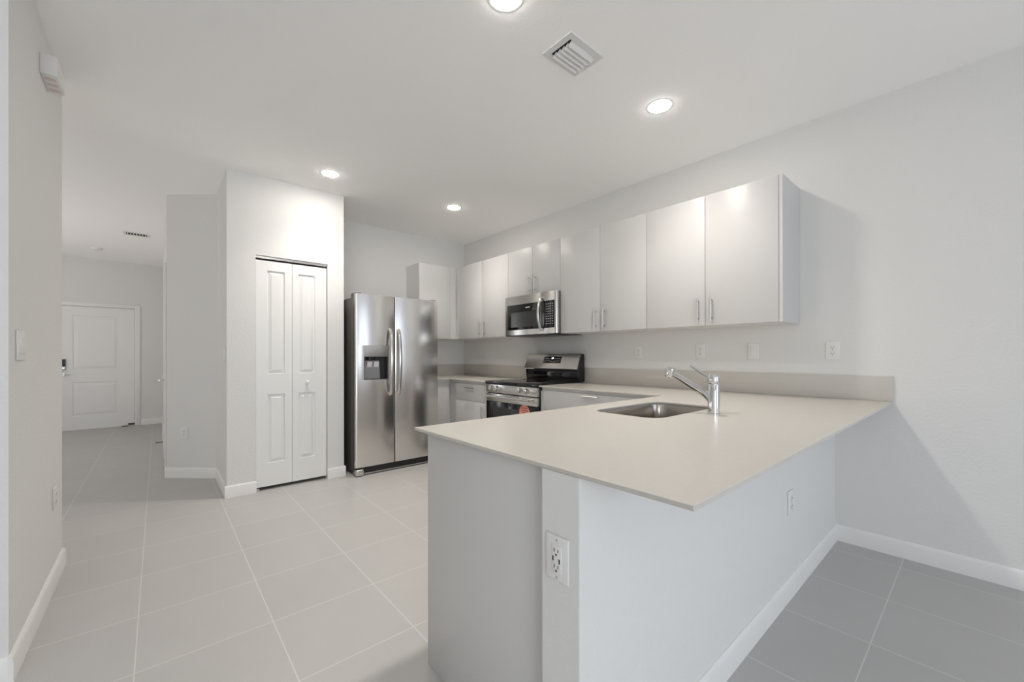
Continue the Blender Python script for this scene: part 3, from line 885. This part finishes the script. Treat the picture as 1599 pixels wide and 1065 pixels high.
for k, (a, b) in enumerate(((-.045, .04), (-.05, .05), (-.04, .035), (-.03, .03))):
    box(bm, RF + .0004, RF + .0013, -2.020 + a, -2.020 + b, .685 - k * .022, .692 - k * .022)
obj('sticker_print', bm, 'sticker_ink', st)
bm = NB(); box(bm, RF + .002, -.657, RY1 + .002, RY0 - .002, .05, .208, .003); obj('storage_drawer', bm, 'steel', t)
# back console: black riser under a leaning steel control fascia
bm = NB(); box(bm, -.098, -.028, RY1, RY0, .90, 1.035, .002); obj('console_riser', bm, 'black', t)
bm = NB(); box(bm, -.1015, -.0985, RY1 + .02, RY0 - .01, .945, 1.012, .001); obj('riser_glass', bm, 'glass_black', t)
def prof_y(bm, pts, y0, y1):
    return prism(bm, pts, y1, y0, P=lambda a, b, c: (a, c, b))
bm = NB(); prof_y(bm, [(-.028, .926), (-.028, 1.200), (-.060, 1.206), (-.112, 1.040), (-.099, .926)], RY1, RY1 - .012); obj('console_end', bm, 'black', t)
bm = NB(); prof_y(bm, [(-.028, .926), (-.028, 1.200), (-.060, 1.206), (-.112, 1.040), (-.099, .926)], RY0 + .004, RY0); obj('console_end', bm, 'black', t)
bm = NB(); prof_y(bm, [(-.030, 1.036), (-.030, 1.203), (-.070, 1.212), (-.078, 1.208), (-.132, 1.062), (-.134, 1.050), (-.128, 1.038)], RY0, RY1); fs = obj('console_fascia', bm, 'steel', t, ang=30)
# display set on the leaning face
ax = Vector((-.078 - -.132, 0, 1.208 - 1.062)).normalized()
org = Vector((-.132, 0, 1.062)); nn = Vector((-ax.z, 0, ax.x))
XD = Matrix(((0, ax.x, nn.x, org.x), (-1, 0, 0, 0), (0, ax.z, nn.z, org.z), (0, 0, 0, 1)))   # local x = to the right, y = up the face, z = out
def on_face(bm, a, b, c, d, h0=.0002, h1=.0012):
    return box(bm, a, b, c, d, h0, h1, X=XD)
bm = NB(); on_face(bm, 1.700, 1.955, .048, .122); ds = obj('display', bm, 'glass_black', fs)
bm = NB(); on_face(bm, 1.815, 1.845, .096, .112, .0011, .0016); obj('clock_digits', bm, 'lit', ds)
bm = NB()
for k in range(4):
    on_face(bm, 1.716 + k * .022, 1.730 + k * .022, .100, .104, .0011, .0015); on_face(bm, 1.868 + k * .020, 1.880 + k * .020, .100, .104, .0011, .0015)
for k in range(9):
    on_face(bm, 1.716 + k * .025, 1.734 + k * .025, .066 + .006 * math.sin(k), .070 + .006 * math.sin(k), .0011, .0015)
obj('key_print', bm, 'ink', ds)

# ------------------------------------------------------------------ microwave
MY0, MY1, MZ0, MZ1 = -1.400, -2.174, 1.408, 1.8235
MF = -.408
t = thing('microwave', 'stainless steel over-the-range microwave with curved handle', 'microwave', (-.2, (MY0 + MY1) / 2, MZ0))
bm = NB(); box(bm, -.362, -.002, MY1, MY0, MZ0 + .004, MZ1, .002); obj('body', bm, 'plastic_dark', t)
bm = NB(); box(bm, -.40, -.02, MY1 + .01, MY0 - .01, MZ0 - .010, MZ0 + .004, .002); ub = obj('underside', bm, 'black', t)
bm = NB(); box(bm, -.30, -.12, MY1 + .10, MY0 - .10, MZ0 - .013, MZ0 - .0095); obj('grease_filter', bm, 'steel_dark', ub)
DSP = -1.960
def rounded_front(y0, y1, ra, rb):
    pts = [(-.363, y0)]
    for k in range(6):
        a = math.radians(90 * k / 5); pts.append((MF + ra - ra * math.sin(a), y0 - ra + ra * math.cos(a)))
    for k in range(6):
        a = math.radians(90 * k / 5); pts.append((MF + rb - rb * math.cos(a), y1 + rb - rb * math.sin(a)))
    pts.append((-.363, y1))
    return pts
bm = NB(); prism(bm, rounded_front(MY0, DSP + .001, .012, .002), MZ0, MZ1); md = obj('door', bm, 'steel', t, ang=25)
bm = NB(); prism(bm, rounded_front(DSP - .001, MY1, .002, .022), MZ0, MZ1); mp_ = obj('control_side', bm, 'steel', t, ang=25)
bm = NB(); box(bm, MF - .001, MF + .002, DSP + .004, -1.440, 1.463, 1.733, .0008); mg = obj('door_glass', bm, 'glass_black', md)
bm = NB(); box(bm, MF - .0016, MF - .0008, -1.905, -1.500, 1.492, 1.650); obj('window_screen', bm, 'dark_window', mg)
bm = NB(); box(bm, MF - .0016, MF - .0008, -1.80, -1.735, 1.688, 1.697); obj('name_mark', bm, 'ink', mg)
bm = NB(); box(bm, MF - .001, MF + .002, -2.150, DSP - .003, 1.463, 1.733, .0008); kp = obj('keypad', bm, 'glass_black', mp_)
bm = NB()
for i in range(9):
    for j in range(4):
        y = -2.035 - j * .029
        z = 1.700 - i * .0245
        box(bm, MF - .0016, MF - .0008, y - .008, y + .005, z - .003, z + .003)
obj('key_print', bm, 'ink', kp)
pts = []
for k in range(21):
    s = k / 20
    pts.append((MF - .004 - math.sin(math.pi * s) ** .6 * .050, -1.972 + .0, 1.440 + s * .335))
bm = NB(); tube(bm, pts, .0135, 16, flat=(1.1, .7)); obj('handle', bm, 'steel', md)

# repeats of one kind share a group
for kind, phrase in (('wall_outlet', 'wall outlets'), ('light_switch', 'light switches'), ('ceiling_vent', 'ceiling vents'), ('countertop', 'quartz countertops'), ('backsplash', 'quartz backsplash strips')):
    for o in COL.objects:
        if o.parent is None and o.name.split('.')[0] == kind:
            o['group'] = phrase
